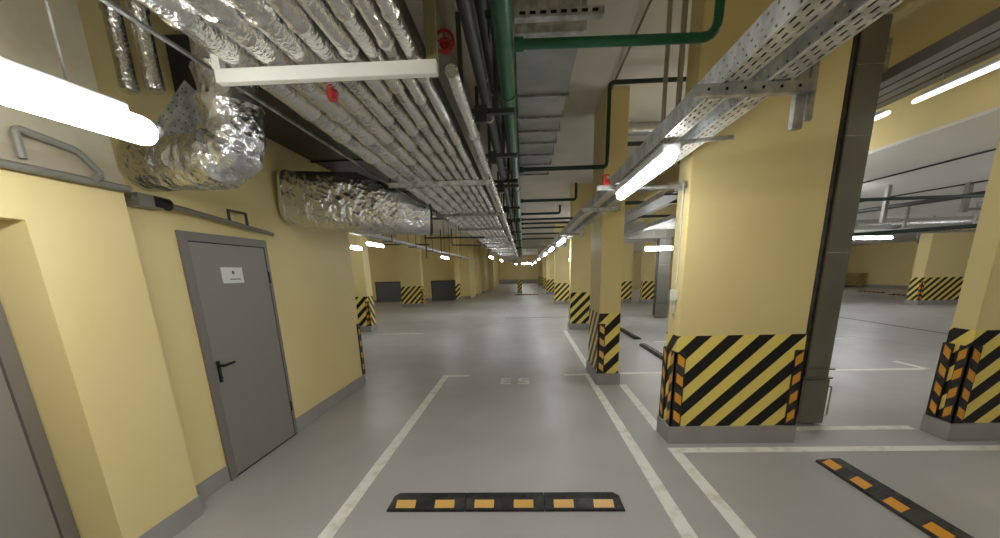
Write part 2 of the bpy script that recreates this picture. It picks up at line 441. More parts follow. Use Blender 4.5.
# ------------------------------------------------------------------ shutter posts
def shutter_post(x0, x1, y0, y1, top, label):
    t = thing('shutter_post', label, 'post', ((x0+x1)/2, (y0+y1)/2, 0))
    B(x0, x1, y0, y1, .50, top, bevel=.004).build('casing', 'shutter', t)
    B(x0-.022, x0, y0+.02, y1+.02, .1, top).build('gasket', 'rubber', t)
    B(x0-.01, x1+.01, y0-.02, y1, .02, .495, bevel=.005).build('foot_box', 'shutter', t)
    MB().box(x0-.012, x1+.03, y0-.022, y0+.02, .505, .52).box(x0-.012, x1+.04, y0-.022, y0+.02, .60, .612).build('lip', 'shutter', t)
    MB().tube([(x1+.012, y0, .42), (x1+.05, y0, .42), (x1+.05, y0, .10), (x1+.012, y0, .10)], .008, 6, .02).build('latch_bar', 'galv', t)
    for z in (1.75, 2.75, 3.3):
        if z < top-.2: B(x0, x1+.002, y0-.003, y0, z, z+.008).build('seam', 'galv', t)
    return t
shutter_post(2.895, 3.12, 3.98, 4.14, 3.66, 'tall grey steel shutter post right of the wide near pillar')
shutter_post(4.45, 4.83, 13.45, 13.65, 2.58, 'distant grey shutter post seen left of the wide near pillar')
sbx = thing('shutter_box', 'long grey shutter housing above the distant grey post', 'housing', (3.6, 13.6, 2.59))
B(2.6, 3.95, 13.40, 13.75, 2.59, 3.10, bevel=.01).build('housing', 'shutter', sbx)
B(3.95, 4.95, 13.40, 13.75, 2.59, 2.85, bevel=.01).build('end_housing', 'shutter', sbx)
b2 = thing('steel_plate', 'bright steel bracket plate near the top of the near shutter post', 'bracket', (3.21, 4.02, 3.22))
MB().box(3.122, 3.135, 4.0, 4.06, 3.25, 3.5).box(3.135, 3.17, 4.0, 4.01, 3.25, 3.5).build('plate', 'galv', b2)

# ------------------------------------------------------------------ fluorescent lamps
def lamp(cx, y0, z, label, axis='y', ln=1.2, r=.04, group=None, hang=None, glow='tube', wide=False):
    """weatherproof batten, lowest point about z"""
    t = thing('tube_lamp', label, 'lamp', (cx, y0, z) if axis == 'y' else (y0, cx, z), group)
    def P(a, s, zz): return (cx+s, y0+a, zz) if axis == 'y' else (y0+a, cx+s, zz)
    zc = z+r
    pts, rad = [], []
    for a, k in ((0, .25), (.006, .6), (.02, .87), (.045, 1), (ln-.045, 1), (ln-.02, .87), (ln-.006, .6), (ln, .25)):
        pts.append(P(a, 0, zc)); rad.append(r*k)
    MB().sweep(pts, rad, 16).build('diffuser', glow, t, True)
    wh = r+.012 if wide else .026
    p0 = P(.02 if wide else .05, -wh, zc+(.3*r if wide else r-.006)); p1 = P(ln-(.02 if wide else .09), wh, zc+r+.022)
    B(min(p0[0], p1[0]), max(p0[0], p1[0]), min(p0[1], p1[1]), max(p0[1], p1[1]), p0[2], p1[2], bevel=.005).build('housing', 'lampbody', t)
    for a in (.25, ln-.25):
        q = P(a, 0, zc+r+.02)
        MB().tube([q, (q[0], q[1], (hang or CEIL)-.001)], .004, 6).build('suspension_wire', 'galv', t)
    return t
lamp(-1.575, .43, 2.15, 'large bright tube lamp at the upper left edge', r=.05, ln=1.22).rotation_euler.z = -.124
lamp(.83, 2.40, 2.215, 'bright tube lamp slung under the perforated trays beside the wide pillar', hang=2.349, wide=True)
lamp(.81, -1.6, 2.20, 'tube lamp under the perforated trays behind the viewer', hang=2.349, wide=True)
lamp(-1.43, -2.9, 2.145, 'tube lamp behind the viewer on the left', hang=CEIL)
lamp(3.60, 3.0, 3.05, 'tube lamp under the high trays at the upper right edge', r=.022, hang=3.199, glow='dimtube')
lamp(3.60, 4.42, 3.05, 'tube lamp emerging from behind the grey shutter post', r=.022, hang=3.199, glow='dimtube')
lamp(3.60, .6, 3.05, 'high tube lamp under the right trays, out of view above', r=.022, hang=3.199, glow='dimtube')
for y, lab in ((8.2, 'tube lamp hanging past the slim pillar, nearest of the aisle row'), (11.2, 'second tube lamp of the distant aisle row'), (14.3, 'third tube lamp of the distant aisle row'),
               (20.4, 'fourth tube lamp of the distant aisle row'), (27.6, 'fifth tube lamp of the distant aisle row'), (36, 'sixth tube lamp of the distant aisle row')):
    lamp(.81, y, 2.2, lab, hang=2.349, wide=True)
lamp(-3.66, 8.6, 2.2, 'short tube lamp just past the end of the left wall', ln=.5, hang=CEIL)
lamp(-3.0, 14.9, 2.2, 'tube lamp high between the striped left pillar and the dark gate', 'y', hang=2.379, wide=True)
lamp(-3.75, 9.75, 2.36, 'tube lamp hanging before the first striped left pillar', ln=1.1, hang=CEIL)
lamp(-1.3, 15.9, 2.2, 'small bright lamp under the foil pipe rack in the distance', hang=2.5)
lamp(-1.15, 20.8, 2.2, 'farther lamp under the foil pipe rack', hang=2.5)
lamp(20.6, -11.6, 2.35, 'added unseen tube lamp brightening the left bay gates', 'x', hang=CEIL)  # extra lamp set out of sight to light the distant gates
lamp(49.5, -1, 2.5, 'lamp lighting the end wall of the aisle', 'x', hang=2.53)
lamp(52, -1, 2.6, 'last lamp by the end wall of the aisle', 'x', ln=2.0, hang=CEIL)
lamp(12.6, 3.72, 2.17, 'bright lamp in front of the distant right pillars', 'x', ln=.85, r=.06, hang=CEIL)
lamp(14.2, 10.95, 2.42, 'left one of two bright lamps before the far right wall', 'x', ln=.85, r=.05, hang=LOW)
lamp(15.5, 12.55, 2.48, 'right one of two bright lamps before the far right wall', 'x', ln=1.0, r=.05, hang=LOW)
lamp(17.0, 1.92, 2.0, 'bright lamp glowing beside the third striped pillar', 'x', ln=.6, r=.09, hang=CEIL)
for i, (x, y) in enumerate(((6.5, 1.5), (8, 4.6), (12.5, 8.0), (5.0, 7.0), (9.2, 13.3), (18.3, 24.5), (18.5, 12), (10.5, 22), (14, 27))):  # unseen lamps added to brighten the low slab and right bays
    lamp(x, y, 2.62, 'added unseen tube lamp brightening the low white slab', hang=LOW, group='added lamps under the low white slab')
for i, (x, y) in enumerate(((3.1, 5.2), (2.7, 24), (3.5, 33), (-7.5, 14), (.4, 42), (5.5, 26))):  # extra lamps added out of sight to light the bays and walls
    lamp(x, y, 2.5, 'added tube lamp kept unseen behind the pillars and walls', hang=CEIL, group='added lamps hidden behind pillars')

# ------------------------------------------------------------------ perforated cable trays
def tray(x0, x1, z, hgt, y0, y1, label, perf=True, cables=True, bottom='perfbottom', side='perfside', plain='galv'):
    t = thing('cable_tray', label, 'cable tray', ((x0+x1)/2, y0, z))
    th = .002
    B(x0, x1, y0, y1, z, z+th).build('tray_bottom', bottom if perf else plain, t)
    for xs in (x0, x1-th):
        B(xs, xs+th, y0, y1, z+th, z+hgt).build('tray_side', side if perf else plain, t)
    if cables:
        c = MB(); n = max(2, int((x1-x0)/.03))
        for k in range(n):
            x = x0+(k+.7)*(x1-x0)/(n+.4)
            c.tube([(x, y0, z+.02), (x, y1, z+.02)], .011, 6)
        c.build('cables', 'cableblack', t)['kind'] = 'stuff'
    return t
tray(.79, .885, 2.35, .094, .2, 45, 'long perforated cable tray over the bright lamp, left of the pair')
tray(.965, 1.062, 2.35, .094, .2, 45, 'long perforated cable tray, right of the pair nearest the wide pillar')
def bracket(y, x0, x1, xs, z, ztop, zlow, label, group=None):
    t = thing('tray_bracket', label, 'bracket', (x1, y, z), group)
    a = MB().box(x0, x1, y-.02, y+.02, z-.042, z-.001, bevel=.003)
    a.build('arm', 'galv', t)
    s = MB().box(xs-.02, xs+.02, y+.021, y+.05, zlow, ztop).box(xs+.03, xs+.055, y+.021, y+.05, zlow+.03, ztop)
    s.build('strut', 'galv', t)
    hd = MB()
    n = int((x1-x0-.04)/.07)
    for k in range(n):
        x = x0+.05+k*.07; hd.tube([(x, y-.0205, z-.022), (x, y-.022, z-.022)], .006, 8)
    hd.build('bolt_holes', 'gap', t)
bracket(1.8, .69, 1.155, 1.125, 2.349, CEIL, 2.19, 'steel bracket arm across both perforated trays, nearest the viewer')
bracket(4.9, .69, 1.14, 1.09, 2.349, 2.48, 2.30, 'steel bracket under the perforated trays before the slim pillar')
for y in (8.0, 11.0, 14.0): bracket(y, .69, 1.155, 1.125, 2.349, 2.5, 2.25, 'steel bracket holding the perforated trays far down the aisle', 'far tray brackets')
c = MB().tube([(.83, 2.55, 2.305), (.84, 2.46, 2.325), (1.0, 2.43, 2.33), (1.16, 2.42, 2.335)], .012, 10, .03)
single('conduit', c, 'galv', 'curved conduit arm above the near end of the lamp by the trays', 'conduit', smooth=True)
# conduit with red call box to the wide pillar
cd = thing('conduit', 'thin steel conduit from the red box to the wide pillar', 'conduit', (.63, 3.6, 2.31))
MB().tube([(.63, 3.62, 2.315), (1.385, 3.62, 2.315)], .014, 10).build('pipe', 'galv', cd, True)
B(.63, .80, 3.57, 3.61, 2.30, 2.335, bevel=.003).build('end_plate', 'galv', cd)
jb = thing('junction_box', 'round grey junction box on the left edge of the wide pillar', 'junction box', (1.365, 3.68, 2.33))
MB().sweep([(1.394, 3.68, 2.33), (1.345, 3.68, 2.33)], [.04, .036], 16).build('box', 'galv', jb, True)
MB().tube([(1.36, 3.645, 2.33), (1.36, 3.60, 2.35), (1.36, 3.60, 2.25)], .012, 8, .02).build('elbow', 'galv', jb, True)
rb = thing('alarm_box', 'small red alarm box beside the bright lamp by the trays', 'alarm', (.71, 3.59, 2.335))
B(.68, .735, 3.56, 3.62, 2.336, 2.42, bevel=.006).build('body', 'redorange', rb)
B(.705, .73, 3.557, 3.56, 2.38, 2.405).build('label_patch', 'paper', rb)
sk = thing('socket_box', 'white socket box with a coiled cable on the wide pillar edge', 'socket', (1.37, 3.68, 1.36))
B(1.345, 1.394, 3.63, 3.71, 1.36, 1.455, bevel=.006).build('body', 'whitesteel', sk)
MB().tube([(1.375, 3.66, 1.36), (1.36, 3.62, 1.28), (1.375, 3.66, 1.22), (1.385, 3.73, 1.27), (1.375, 3.69, 1.36)], .007, 6, .03).build('cable', 'lampbody', sk, True)
cv = MB().tube([(1.385, 3.67, 1.455), (1.385, 3.67, 2.29)], .007, 6)
single('conduit', cv, 'lampbody', 'pale thin cable running down the wide pillar edge to the socket', 'cable')

# high trays at upper right
for k in range(4):
    x0 = 3.21+k*.135
    tray(x0, x0+.11, 3.20, .09, .5, 20, ('leftmost', 'second from left', 'third from left', 'rightmost')[k]+' of the four high grey trays along the yellow beam', perf=False, plain='traygrey')
for y in (5.0, 2.2, 7.5): 
    t = thing('tray_bracket', 'steel hanger under the four high grey trays', 'bracket', (3.45, y, 3.16), 'high tray hangers')
    B(3.12, 3.80, y-.02, y+.02, 3.16, 3.198).build('arm', 'galv', t)
    for x in (3.14, 3.78): B(x-.015, x+.015, y-.015, y+.015, 3.198, 3.66).build('strut', 'galv', t)

# ------------------------------------------------------------------ foil pipe rack
wid = [.155, .15, .13, .11, .10, .09, .08, .075]
x = -1.32
ords = ['leftmost and widest', 'second', 'third', 'fourth', 'fifth', 'sixth', 'seventh', 'rightmost']
for i, w in enumerate(wid):
    r = w/2-.007; cx = x+w/2; x += w; z = 2.545+r+.004
    pts, rad = [], []; y = -.6; tp = []
    nxt = y+random.uniform(.3, .6)
    pts.append((cx, y, z)); rad.append(r)
    while y < 46:
        y = nxt; st = .5 if y < 12 else 2.0
        pts += [(cx, y-.02, z), (cx, y-.012, z), (cx, y+.012, z), (cx, y+.02, z)]
        rad += [r*.98, r+.005, r+.005, r*.975]
        pts.append((cx, y+st*.45, z)); rad.append(r*random.uniform(.96, 1.0))
        nxt = y+st*random.uniform(.8, 1.2)
    MBp = MB().sweep(pts, rad, 14, jitter=.012)
    t = thing('foil_pipe', ords[i]+' of the eight foil wrapped pipes on the ceiling rack' + (', counted from the left' if 0 < i < 7 else ''), 'pipe', (cx, -.6, 2.545), 'foil wrapped pipes on the ceiling rack')
    MBp.build('lagging', 'foilpipe', t, True)
    if i == 2:
        MB().sweep([(cx, 2.22, 2.552), (cx, 2.22, 2.515)], [.030, .024], 14).build('red_cap', 'red', t, True)
for k, y in enumerate((1.95, 4.22, 6.4, 8.5, 10.6, 12.7, 14.8, 17, 19, 22, 25, 28, 32, 36)):
    lab = ['white steel crossbar carrying the foil pipes, nearest the viewer', 'second crossbar under the foil pipes', 'third crossbar under the foil pipes', 'fourth crossbar under the foil pipes'][min(k, 3)]
    if k > 3: lab = 'distant crossbar under the foil pipes'
    t = thing('pipe_crossbar', lab, 'support', (-.83, y, 2.5), 'far crossbars of the pipe rack' if k > 3 else None)
    if k == 0:
        MB().box(-1.34, -.36, y-.02, y+.02, 2.49, 2.543, bevel=.002).box(-1.345, -1.31, y-.02, y+.02, 2.543, 2.60).build('bar', 'whitesteel', t)
        B(-.41, -.36, y+.021, y+.045, 2.50, CEIL).build('hanger_rod', 'olive', t)
        MB().tube([(-1.33, y+.03, 2.52), (-1.33, y+.03, CEIL)], .008, 6).build('hanger_rod', 'darksteel', t)
    else:
        B(-1.34, -.30, y-.02, y+.02, 2.50, 2.543).build('bar', 'galv', t)
        for xx in (-1.325, -.32): MB().tube([(xx, y, 2.543), (xx, y, CEIL)], .008, 6).build('hanger_rod', 'darksteel', t)

# services between the rack and the green main
def ypipe(x, z, r, m, y0, y1, label, sides=10, cat='pipe', name='service_pipe'):
    t = thing(name, label, cat, (x, y0, z-r))
    MB().tube([(x, y0, z), (x, y1, z)], r, sides).build('pipe', m, t, True)
    y = y0+.9
    while y < min(y1, 14):
        MB().sweep([(x, y-.015, z), (x, y+.015, z)], r+.006, sides).build('clamp', 'galv', t, True); y += 2.1
    return t
ypipe(-.33, 2.59, .033, 'foilpipe', 2.15, 40, 'slim foil wrapped pipe just right of the rack edge')
ypipe(-.24, 2.78, .03, 'darksteel', .3, 40, 'dark steel pipe beside the slim foil pipe')
ypipe(-.27, 3.05, .035, 'darksteel', .3, 40, 'dark pipe high above the right edge of the rack')
ypipe(-.20, 2.95, .022, 'darksteel', .3, 40, 'thin dark pipe left of the green main')
ypipe(-.17, 3.32, .04, 'darksteel', .3, 40, 'dark pipe close under the ceiling left of the green main')
single('cable_channel', B(-.50, -.39, 2.45, 4.6, 3.24, 3.30, bevel=.004), 'beige', 'beige cable channel above the right edge of the rack', 'cable channel')
for (vx, vy, vz, lab) in ((-.42, 2.05, 3.10, 'red valve wheel beside the olive strut'), (-.17, 1.9, 2.88, 'red valve wheel left of the green main'), (-.40, 2.45, 2.84, 'small red valve behind the end of the near crossbar'), (-.25, 1.6, 2.98, 'red valve body above the services at the top')):
    t = thing('valve', lab, 'valve', (vx, vy, vz))
    MB().sweep([(vx, vy-.03, vz), (vx, vy+.03, vz)], [.03, .03], 12).build('body', 'red', t, True)
    wv = MB()
    ring = [(vx+.05*math.cos(a), vy-.045, vz+.05*math.sin(a)) for a in [2*PI*k/14 for k in range(15)]]
    wv.sweep(ring, .009, 6)
    for a in (0, PI/2): wv.tube([(vx-.05*math.cos(a), vy-.045, vz-.05*math.sin(a)), (vx+.05*math.cos(a), vy-.045, vz+.05*math.sin(a))], .006, 6)
    wv.tube([(vx, vy-.045, vz), (vx, vy-.02, vz)], .008, 6)
    wv.build('wheel', 'red', t, True)
for k, y in enumerate((2.9, 3.9, 5.2, 6.9, 8.7, 11, 14, 18)):
    t = thing('service_bracket', 'dark steel frame holding the pipes beside the green main', 'bracket', (-.26, y, 2.62), 'service frames beside the green main')
    f_ = MB().box(-.40, -.04, y-.02, y+.02, 2.66, 2.69).box(-.40, -.37, y-.015, y+.015, 2.69, 3.2).box(-.175, -.15, y-.015, y+.015, 2.69, 3.2)
    f_.box(-.40, -.13, y-.015, y+.015, 3.2, 3.23).box(-.27, -.255, y-.008, y+.008, 3.23, CEIL)
    f_.build('frame', 'darksteel', t)
    B(-.30, -.22, y-.06, y-.021, 2.60, 2.70, bevel=.004).build('clamp_box', 'darksteel', t)

# sprinkler main and branches
mn = thing('sprinkler_main', 'thick green sprinkler main running along the aisle ceiling', 'pipe', (-.085, .3, 2.8))
MB().tube([(-.085, .3, 2.85), (-.085, 44, 2.85)], .05, 16).build('pipe', 'green', mn, True)
for y in (3.1, 6.3, 9.4, 12.5): MB().sweep([(-.085, y-.04, 2.85), (-.085, y+.04, 2.85)], .056, 16).build('coupling', 'green', mn, True)
def branch(pts, r, m, label, bend=.08, group=None):
    t = thing('sprinkler_branch', label, 'pipe', pts[0], group)
    MB().tube(pts, r, 10, bend).build('pipe', m, t, True)
    q = pts[0]
    MB().tube([(q[0]-.0, q[1], q[2]), (q[0]+.05, q[1], q[2])], r*1.35, 10).build('tee', m, t, True)
branch([(-.03, 2.46, 2.835), (1.04, 2.46, 2.825), (1.05, 2.46, CEIL-.01)], .025, 'green', 'green branch pipe crossing at the top and turning up', .09)
branch([(-.03, 5.1, 2.83), (1.01, 5.1, 2.83), (1.01, 5.1, 3.70), (2.2, 5.1, 3.70)], .024, 'darkgreen', 'dark green branch pipe stepping up before the slim pillar', .06)
branch([(-.03, 7.3, 2.84), (.93, 7.3, 2.84), (.93, 7.3, 3.1)], .024, 'darkgreen', 'first dark branch pipe behind the stepped one', .05)
branch([(-.03, 8.9, 2.84), (.80, 8.9, 2.84), (.80, 8.9, 3.0)], .024, 'darkgreen', 'second dark branch pipe behind the stepped one', .05)
for y in (9.8, 10.6, 11.7, 13.5, 15.5): branch([(-.03, y, 2.84), (1.2, y, 2.84)], .024, 'darkgreen', 'far dark branch pipe crossing right of the green main', 0, 'far branch pipes')
for y in (5.3, 9.0): branch([(-.1, y, 2.75), (-.42, y, 2.75)], .02, 'darkgreen', 'short dark branch pipe left of the green main', 0, 'short left branches')

# ventilation duct above the green main
vd = thing('ventilation_duct', 'flat grey ventilation duct right of the green main', 'duct', (.2, 4.6, 3.2))
y = 2.62
segs = [3.05, 4.04, 4.56, 4.97, 5.4, 5.9, 6.4, 7.0]
for a, b in zip(segs, segs[1:]):
    B(-.03, .42, a+.012, b-.012, 3.2, 3.55, bevel=.004).build('duct_section', 'duct', vd)
for a in segs: B(-.05, .44, a-.012, a+.012, 3.18, 3.57).build('flange', 'galv', vd)
for y, z, lab in ((2.72, 3.08, 'slotted steel channel crossing above the green branch pipe'), (2.90, 3.09, 'pale steel rail crossing just above the green branch pipe')):
    t = thing('ceiling_channel', lab, 'channel', (.25, y, z))
    B(-.03, .49 if y < 2.8 else .40, y-.03, y+.03, z, z+.04, bevel=.003).build('channel', 'galv', t)
    if y < 2.8:
        s = MB()
        for k in range(8): s.box(.0+k*.06, .035+k*.06, y-.032, y-.0301, z+.012, z+.028)
        s.build('slots', 'gap', t)
    for xx in (.0, .38): MB().tube([(xx, y, z+.04), (xx, y, CEIL)], .006, 6).build('rod', 'galv', t)
# conduits up the near side of the wide pillar and across the ceiling
single('conduit', MB().tube([(1.3, 3.7, 2.50), (1.3, 3.7, CEIL-.001)], .022, 8), 'beige', 'upright beige conduit left of the wide pillar near the ceiling', 'conduit', smooth=True)
single('conduit', MB().tube([(1.20, 3.75, 2.46), (1.20, 3.75, CEIL-.001)], .018, 8), 'beige', 'thinner upright conduit beside the beige one', 'conduit', smooth=True)
single('conduit', MB().tube([(1.25, 3.3, CEIL-.03), (1.1, 3.9, CEIL-.03), (1.14, 6.2, CEIL-.03)], .012, 6, .1), 'olive', 'thin cable wandering across the pale ceiling patch', 'cable')

dd = thing('ventilation_duct', 'added dark flat duct darkening the space above the wide foil duct', 'duct', (-1.95, 6, 2.98))  # added, in a dark colour, to dim the upper left wall and ceiling
for a, b in ((3.15, 5.0), (5.0, 6.9), (6.9, 9.0)):
    B(-2.49, -1.46, a+.01, b-.01, 2.98, 3.3, bevel=.004).build('duct_section', 'darkbrown', dd)
for a in (3.15, 5.0, 6.9, 9.0): B(-2.495, -1.44, a-.01, a+.01, 2.96, 3.32).build('flange', 'darksteel', dd)
hc = thing('cable_tray', 'added wide dark tray blocking the bright ceiling above the foil rack', 'cable tray', (-.95, 20, 2.85))  # added dark layer that hides the bright ceiling over the rack
B(-1.36, -.56, 2.1, 40, 2.86, 2.87).build('tray_bottom', 'darkbrown', hc)
for xx in (-1.36, -.57): B(xx, xx+.01, 2.1, 40, 2.87, 2.95).build('tray_side', 'darkbrown', hc)

# ------------------------------------------------------------------ foil ducts on the left
dk = thing('foil_duct', 'big foil wrapped elbow duct beside the left lamp', 'duct', (-1.81, 2.72, 2.22))
DY = 2.72
pts = [(-2.49, DY, 2.385), (-2.36, DY, 2.385), (-2.25, DY, 2.385), (-2.15, DY, 2.387), (-2.06, DY, 2.39), (-1.99, DY, 2.40)]
rad = [.155, .16, .155, .16, .165, .175]
for k in range(1, 7):
    a = k/7*PI/2; pts.append((-1.98+.16*math.sin(a), DY, 2.56-.16*math.cos(a))); rad.append(.168+.012*math.sin(k*2.1))
pts += [(-1.82, DY, 2.64), (-1.82, DY, 2.69), (-1.82, DY, 2.705), (-1.82, DY, 2.79), (-1.82, DY, 2.88), (-1.82, DY, 2.90), (-1.82, DY, 3.1), (-1.82, DY, 3.4), (-1.82, DY, CEIL-.001)]
rad += [.166, .182, .162, .158, .175, .152, .150, .152, .150]
def refine(P, R_, n=4):
    p2, r2 = [], []
    for i in range(len(P)-1):
        for k in range(n):
            t = k/n; p2.append(tuple(P[i][j]*(1-t)+P[i+1][j]*t for j in range(3)))
            a, b = R_[i], R_[i+1]
            r2.append(tuple(a[j]*(1-t)+b[j]*t for j in range(2)) if isinstance(a, tuple) else a*(1-t)+b*t)
    p2.append(P[-1]); r2.append(R_[-1]); return p2, r2
p2, r2 = refine(pts, rad, 2)
MB().sweep(p2, r2, 36, jitter=.018).build('foil_wrap', 'foil', dk, True)
MB().sweep([(-2.12, DY, 2.388), (-2.10, DY, 2.388)], .166, 36).build('band', 'tape', dk, True)
MB().sweep([(-1.82, DY, 2.69), (-1.82, DY, 2.71)], .182, 36).build('band', 'tape', dk, True)
d2_ = thing('foil_duct', 'wide flat foil wrapped duct coming out of the wall beyond the grey door', 'duct', (-1.75, 4.5, 2.1))
pts = [(-2.499, 4.42, 2.46), (-2.3, 4.43, 2.44), (-2.05, 4.44, 2.415), (-1.75, 4.46, 2.39), (-1.5, 4.46, 2.34), (-1.3, 4.48, 2.27), (-1.18, 4.52, 2.235), (-1.03, 4.56, 2.225)]
rad = [(.27, .255), (.28, .27), (.285, .285), (.29, .30), (.28, .25), (.27, .20), (.26, .165), (.25, .15)]
pts[0] = (-2.47, 4.42, 2.46)
p2, r2 = refine(pts, rad, 5)
MB().sweep(p2, r2, 44, shape=.55, jitter=.014).build('foil_wrap', 'foil', d2_, True)
MB().sweep([(-2.44, 4.42, 2.455), (-2.41, 4.42, 2.455)], [(.285, .27)]*2, 44, shape=.55).build('band', 'tape', d2_, True)
MB().sweep([(-1.032, 4.56, 2.225), (-1.015, 4.565, 2.225)], [(.255, .155)]*2, 32, shape=.55).build('end_flange', 'darksteel', d2_, True)
for x, lab in ((-2.36, 'left of two upright foil wrapped pipes above the left lamp'), (-2.20, 'right of two upright foil wrapped pipes above the left lamp')):
    t = thing('foil_pipe', lab, 'pipe', (x, 2.62, 2.755), 'upright foil wrapped pipes')
    pp = [(x, 2.62, CEIL-.001)]; rr_ = [.045]
    z = 3.8
    while z > 2.95:
        pp += [(x, 2.62, z), (x, 2.62, z-.01), (x, 2.62, z-.03), (x, 2.62, z-.04)]; rr_ += [.045, .052, .052, .045]; z -= .3
    pp += [(x, 2.62, 2.84), (x, 2.62, 2.78), (x, 2.62, 2.765), (x, 2.62, 2.755)]; rr_ += [.046, .050, .046, .03]
    MB().sweep(pp, rr_, 14, jitter=.02).build('lagging', 'foilpipe', t, True)
# perforated tray bracket behind the lamp
tb = thing('cable_tray', 'short slanting perforated tray behind the end of the left lamp', 'cable tray', (-2.3, 2.9, 2.5))
a0, a1 = Vector((-2.40, 2.44, 2.56)), Vector((-2.10, 2.44, 2.84))
dirn = (a1-a0).normalized(); nrm = Vector((dirn.z, 0, -dirn.x))
def plate(p, q, y0, y1, th=.003):
    o = nrm*th
    return [(p.x, y0, p.z), (q.x, y0, q.z), (q.x, y1, q.z), (p.x, y1, p.z), (p.x+o.x, y0, p.z+o.z), (q.x+o.x, y0, q.z+o.z), (q.x+o.x, y1, q.z+o.z), (p.x+o.x, y1, p.z+o.z)]
F6 = [[3, 2, 1, 0], [4, 5, 6, 7], [0, 1, 5, 4], [1, 2, 6, 5], [2, 3, 7, 6], [3, 0, 4, 7]]
MB().poly(plate(a0, a1, 2.80, 2.98), F6).build('tray_bottom', 'galv', tb)
for ys in (2.80, 2.977):
    q0 = a0-nrm*.07; q1 = a1-nrm*.07
    MB().poly([(a0.x, ys, a0.z), (a1.x, ys, a1.z), (q1.x, ys, q1.z), (q0.x, ys, q0.z), (a0.x, ys+.003, a0.z), (a1.x, ys+.003, a1.z), (q1.x, ys+.003, q1.z), (q0.x, ys+.003, q0.z)], F6).build('tray_side', 'galv', tb)
hl = MB()
for k in range(7):
    for o in (.03, .065):
        c = a0+dirn*(.03+k*.055)-nrm*o*.8
        hl.tube([(c.x, 2.7985, c.z), (c.x, 2.7995, c.z)], .005, 8)
for k in range(6):
    for yy in (2.84, 2.89, 2.94):
        c = a0+dirn*(.03+k*.05)+nrm*.0032
        hl.tube([(c.x, yy, c.z), (c.x+nrm.x*.001, yy, c.z+nrm.z*.001)], .005, 8)
hl.build('holes', 'gap', tb)['kind'] = 'stuff'
lc = MB().tube([(-1.43, 1.65, 2.20), (-1.46, 1.72, 2.23), (-1.50, 1.76, 2.26)], .012, 8, .03)
single('lamp_cable', lc, 'lampbody', 'short white cable stub at the end of the left lamp', 'cable')
# wall frame and pipe on the pilaster
pf = thing('wall_bracket', 'grey steel pipe frame fixed to the pilaster below the left lamp', 'bracket', (-2.3, 2.0, 2.17))
MB().tube([(-2.29, 1.90, 2.21), (-2.29, 1.90, 2.34), (-2.29, 2.15, 2.31), (-2.29, 2.25, 2.22), (-2.29, 2.19, 2.175)], .017, 8, .03).build('frame', 'shutter', pf, True)
MB().tube([(-2.31, 1.2, 2.175), (-2.31, 2.41, 2.175)], .02, 10).build('pipe', 'shutter', pf, True)
B(-2.349, -2.27, 1.62, 1.76, 2.165, 2.25, bevel=.005).build('clamp_box', 'lampbody', pf)
B(-2.349, -2.325, 1.2, 2.405, 2.195, 2.27, bevel=.004).build('back_strip', 'beige', pf)
ws = thing('wall_pipe', 'dark pipe with a black coupling above the grey door', 'pipe', (-2.4, 2.8, 2.1))
MB().tube([(-2.42, 2.51, 2.16), (-2.42, 2.9, 2.14), (-2.42, 3.9, 2.06)], .018, 10).build('pipe', 'shutter', ws, True)
MB().sweep([(-2.42, 2.66, 2.155), (-2.42, 2.78, 2.15)], .04, 14).build('coupling', 'black', ws, True)
MB().tube([(-2.42, 3.35, 2.10), (-2.42, 3.35, 2.2), (-2.42, 3.56, 2.2), (-2.42, 3.56, 2.08)], .012, 6).build('frame', 'darksteel', ws, True)
B(-2.499, -2.40, 2.55, 2.72, 2.11, 2.19).build('clamp_box', 'shutter', ws)
single('thin_pipe', MB().tube([(-1.45, 1.5, 2.72), (-1.45, 12, 2.72)], .012, 6), 'darksteel', 'upper of two thin dark pipes left of the rack', 'pipe')
single('thin_pipe', MB().tube([(-1.53, 1.5, 2.66), (-1.53, 12, 2.66)], .012, 6), 'galv', 'lower of two thin pipes left of the rack', 'pipe')

# ------------------------------------------------------------------ left hand distant services
tray(-3.08, -2.92, 2.38, .06, 7.0, 24, 'pale cable tray running down the left bays past the wall end', perf=False, cables=False)
for y in (9, 11, 13, 16, 19):
    t = thing('tray_hanger', 'thin rod hanger of the pale left tray', 'hanger', (-3, y, 2.36), 'hangers of the pale left tray')
    MB().tube([(-3.11, y, 2.366), (-2.89, y, 2.366)], .012, 6).build('arm', 'darksteel', t)
    for xx in (-3.10, -2.90): MB().tube([(xx, y, 2.37), (xx, y, CEIL)], .008, 6).build('rod', 'darksteel', t)
pl = [([(-2.16, 9, 2.82), (-1.36, 9, 2.80)], .03, 'galv', 'pale pipe crossing just right of the flat foil duct'),
      ([(-2.16, 9.05, 1.98), (-2.16, 9.05, 3.8)], .015, 'darksteel', 'upright dark rod right of the flat foil duct'),
      ([(-2.2, 9.1, 2.43), (-.85, 9.1, 2.41)], .018, 'darksteel', 'long dark pipe crossing under the distant rack'),
      ([(-1.60, 9.2, 2.62), (-1.60, 9.2, 2.27), (-.95, 9.2, 2.25)], .015, 'darksteel', 'bent dark pipe hanging under the distant rack'),
      ([(-1.81, 9.0, 2.60), (-1.81, 9.0, 2.1)], .012, 'darksteel', 'short dark rod hanging left of the bent pipe'),
      ([(-5.2, 13, 2.62), (-3.0, 13, 2.56)], .025, 'darksteel', 'dark pipe crossing above the striped left pillar'),
      ([(-1.35, 7.4, 2.68), (-2.6, 7.4, 2.72)], .03, 'galv', 'pale pipe reaching left from the rack behind the flat duct')]
for p_, r_, m_, lab in pl: single('service_pipe', MB().tube(p_, r_, 8), m_, lab, 'pipe', smooth=True)

